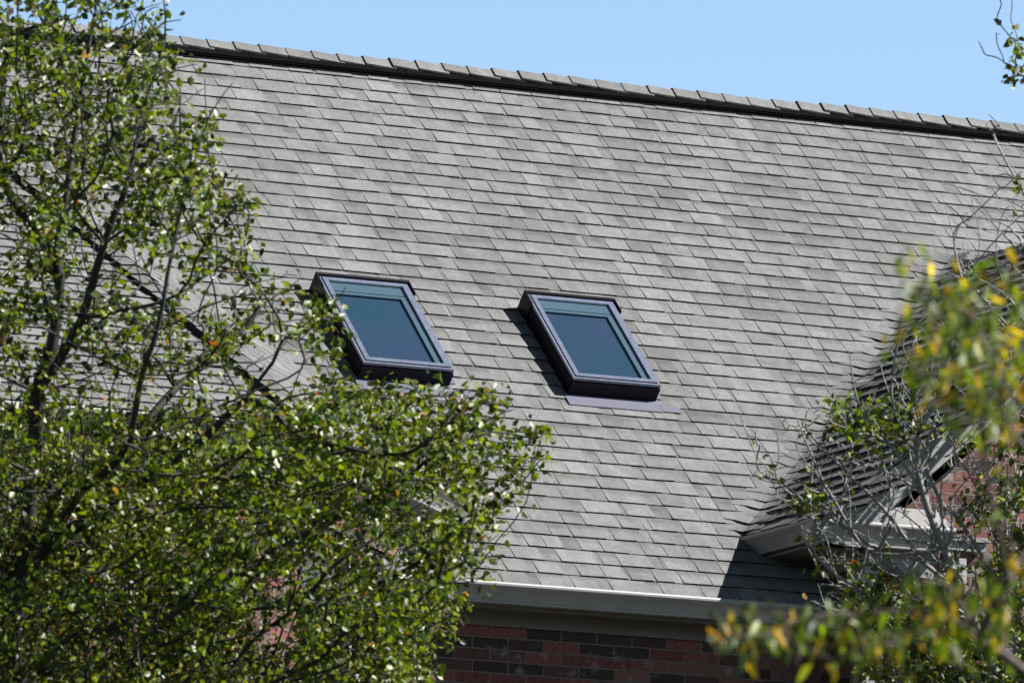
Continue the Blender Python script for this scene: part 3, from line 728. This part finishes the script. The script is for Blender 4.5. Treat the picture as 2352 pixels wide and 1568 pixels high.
hand = [[(2352+60, 240), (2352, 175), (2320, 150), (2290, 133), (2262, 125), (2248, 95)], [(2320, 150), (2345, 120), (2335, 80), (2322, 45), (2325, 5), (2318, -30)],
        [(2340, 120), (2338, 95), (2320, 85), (2300, 60), (2290, 40), (2300, 10), (2290, -20)], [(2340, 170), (2330, 175), (2310, 180)], [(2310, 155), (2305, 135), (2290, 100), (2288, 75)],
        [(2230, 440), (2190, 425), (2160, 418)], [(2225, 520), (2200, 490), (2170, 465)], [(2300, 300), (2290, 280), (2270, 262)], [(2330, 390), (2300, 350), (2280, 310), (2265, 285)],
        [(2340, 410), (2310, 400), (2280, 405), (2250, 390)], [(1760, 1130), (1740, 1075), (1738, 1020), (1735, 990)], [(1790, 1050), (1787, 1010), (1783, 985)], [(1830, 1190), (1790, 1110), (1770, 1050), (1720, 1000), (1700, 960)],
        [(2010, 1420), (1985, 1360), (1940, 1340), (1900, 1290), (1870, 1250), (1850, 1235)]]
for h_ in hand:
    for i in range(len(h_)-1):
        for u in (0, .5): rp.append((h_[i][0]*(1-u)+h_[i+1][0]*u, h_[i][1]*(1-u)+h_[i+1][1]*u, 50.4))
    rp.append((*h_[-1], 50.4))
tb = at(2500, 2350, 50.6); base = (tb[0], tb[1], 0)
chain = [np.array([tb[0], tb[1], z]) for z in np.linspace(-.1, tb[2], 8)]+[at(2470, 2150, 50.6), at(2420, 1950, 50.6), at(2370, 1750, 50.5), at(2300, 1600, 50.5)]
def lf2(root, nodes, par):
    C, D, s_, c_ = leaf_cluster(nodes, par, lambda p: rng.random() < rt_leaf(*pxof(p)), 7, 15, .038, (.038, .066), PAL1, .35)
    leaves('crown', C, D, s_, .66, c_, M_leaf, root)
grow_tree('thin_tree', 'sparse grey-twigged tree in front of the brick gable at right', base, chain, to_w(rp), .55, M_bark2, M_leaf, 0, .0034, 2.35, .13, 0, lf2, LIMB2)

# ---- foreground tree with long green and yellow leaves, out of focus
EL = [(2190, 700, 90, 60, 1), (2260, 800, 100, 90, 1.4), (2130, 640, 60, 40, .5), (2330, 640, 36, 60, .5), (2330, 760, 50, 80, .6), (2240, 920, 110, 90, 1.2), (2100, 790, 60, 80, .8), (2150, 880, 60, 80, .7), (2310, 950, 50, 70, .6),
      (1685, 1450, 26, 60, .7), (1795, 1465, 24, 50, .6), (1925, 1480, 38, 60, .8), (2045, 1470, 30, 60, .8), (2180, 1430, 60, 60, .8), (2290, 1420, 40, 70, .7), (2140, 1350, 50, 30, .4), (2340, 1330, 30, 60, .4), (2520, 900, 110, 400, .5)]
fp = []
for x, y, rx, ry, wgt in EL:
    for _ in range(int(11*wgt*(1 if rx < 120 else 6))+1):
        a_ = rng.uniform(0, 2*pi); q = sqrt(rng.random()); fp.append((x+rx*q*cos(a_), y+ry*q*sin(a_)-20, rng.uniform(29.0, 30.4)))
for ln in ([(2480, 1620), (2380, 1560), (2300, 1500), (2200, 1430), (2100, 1400), (2000, 1405), (1900, 1420), (1800, 1415), (1700, 1400)], [(2520, 1200), (2400, 1080), (2330, 1000), (2280, 900), (2230, 800), (2190, 700), (2150, 640)]):
    for i in range(len(ln)-1):
        for u in (0, .5): fp.append((ln[i][0]*(1-u)+ln[i+1][0]*u, ln[i][1]*(1-u)+ln[i+1][1]*u, 29.7))
tb = at(2900, 3300, 29.7); base = (tb[0], tb[1], 0)
chain = [np.array([tb[0], tb[1], z]) for z in np.linspace(-.1, tb[2], 6)]+[at(2800, 2700, 29.7), at(2660, 2200, 29.7), at(2560, 1750, 29.7)]
PAL3 = [(2, (.10, .075, .045)), (4, (.045, .07, .010)), (5, (.090, .135, .012)), (5, (.14, .19, .016)), (2, (.04, .06, .012)), (3.0, (.55, .36, .012)), (.35, (.38, .17, .03)), (1.4, (.26, .27, .03))]
def lf3(root, nodes, par):
    C, D, s_, c_ = leaf_cluster(nodes, par, lambda p: any(((pxof(p)[0]-e_[0])/e_[2])**2+((pxof(p)[1]-e_[1]+20)/e_[3])**2 < 1.1 for e_ in EL), 4, 8, .045, (.040, .100), PAL3, 1.1, .2)
    leaves('crown', C, D, s_, .34, c_, M_leaf3, root)
grow_tree('yellowing_tree', 'blurred near tree at right with long green and yellow leaves', base, chain, to_w(fp), .30, M_bark3, M_leaf3, 0, .0026, 2.1, .09, 0, lf3)
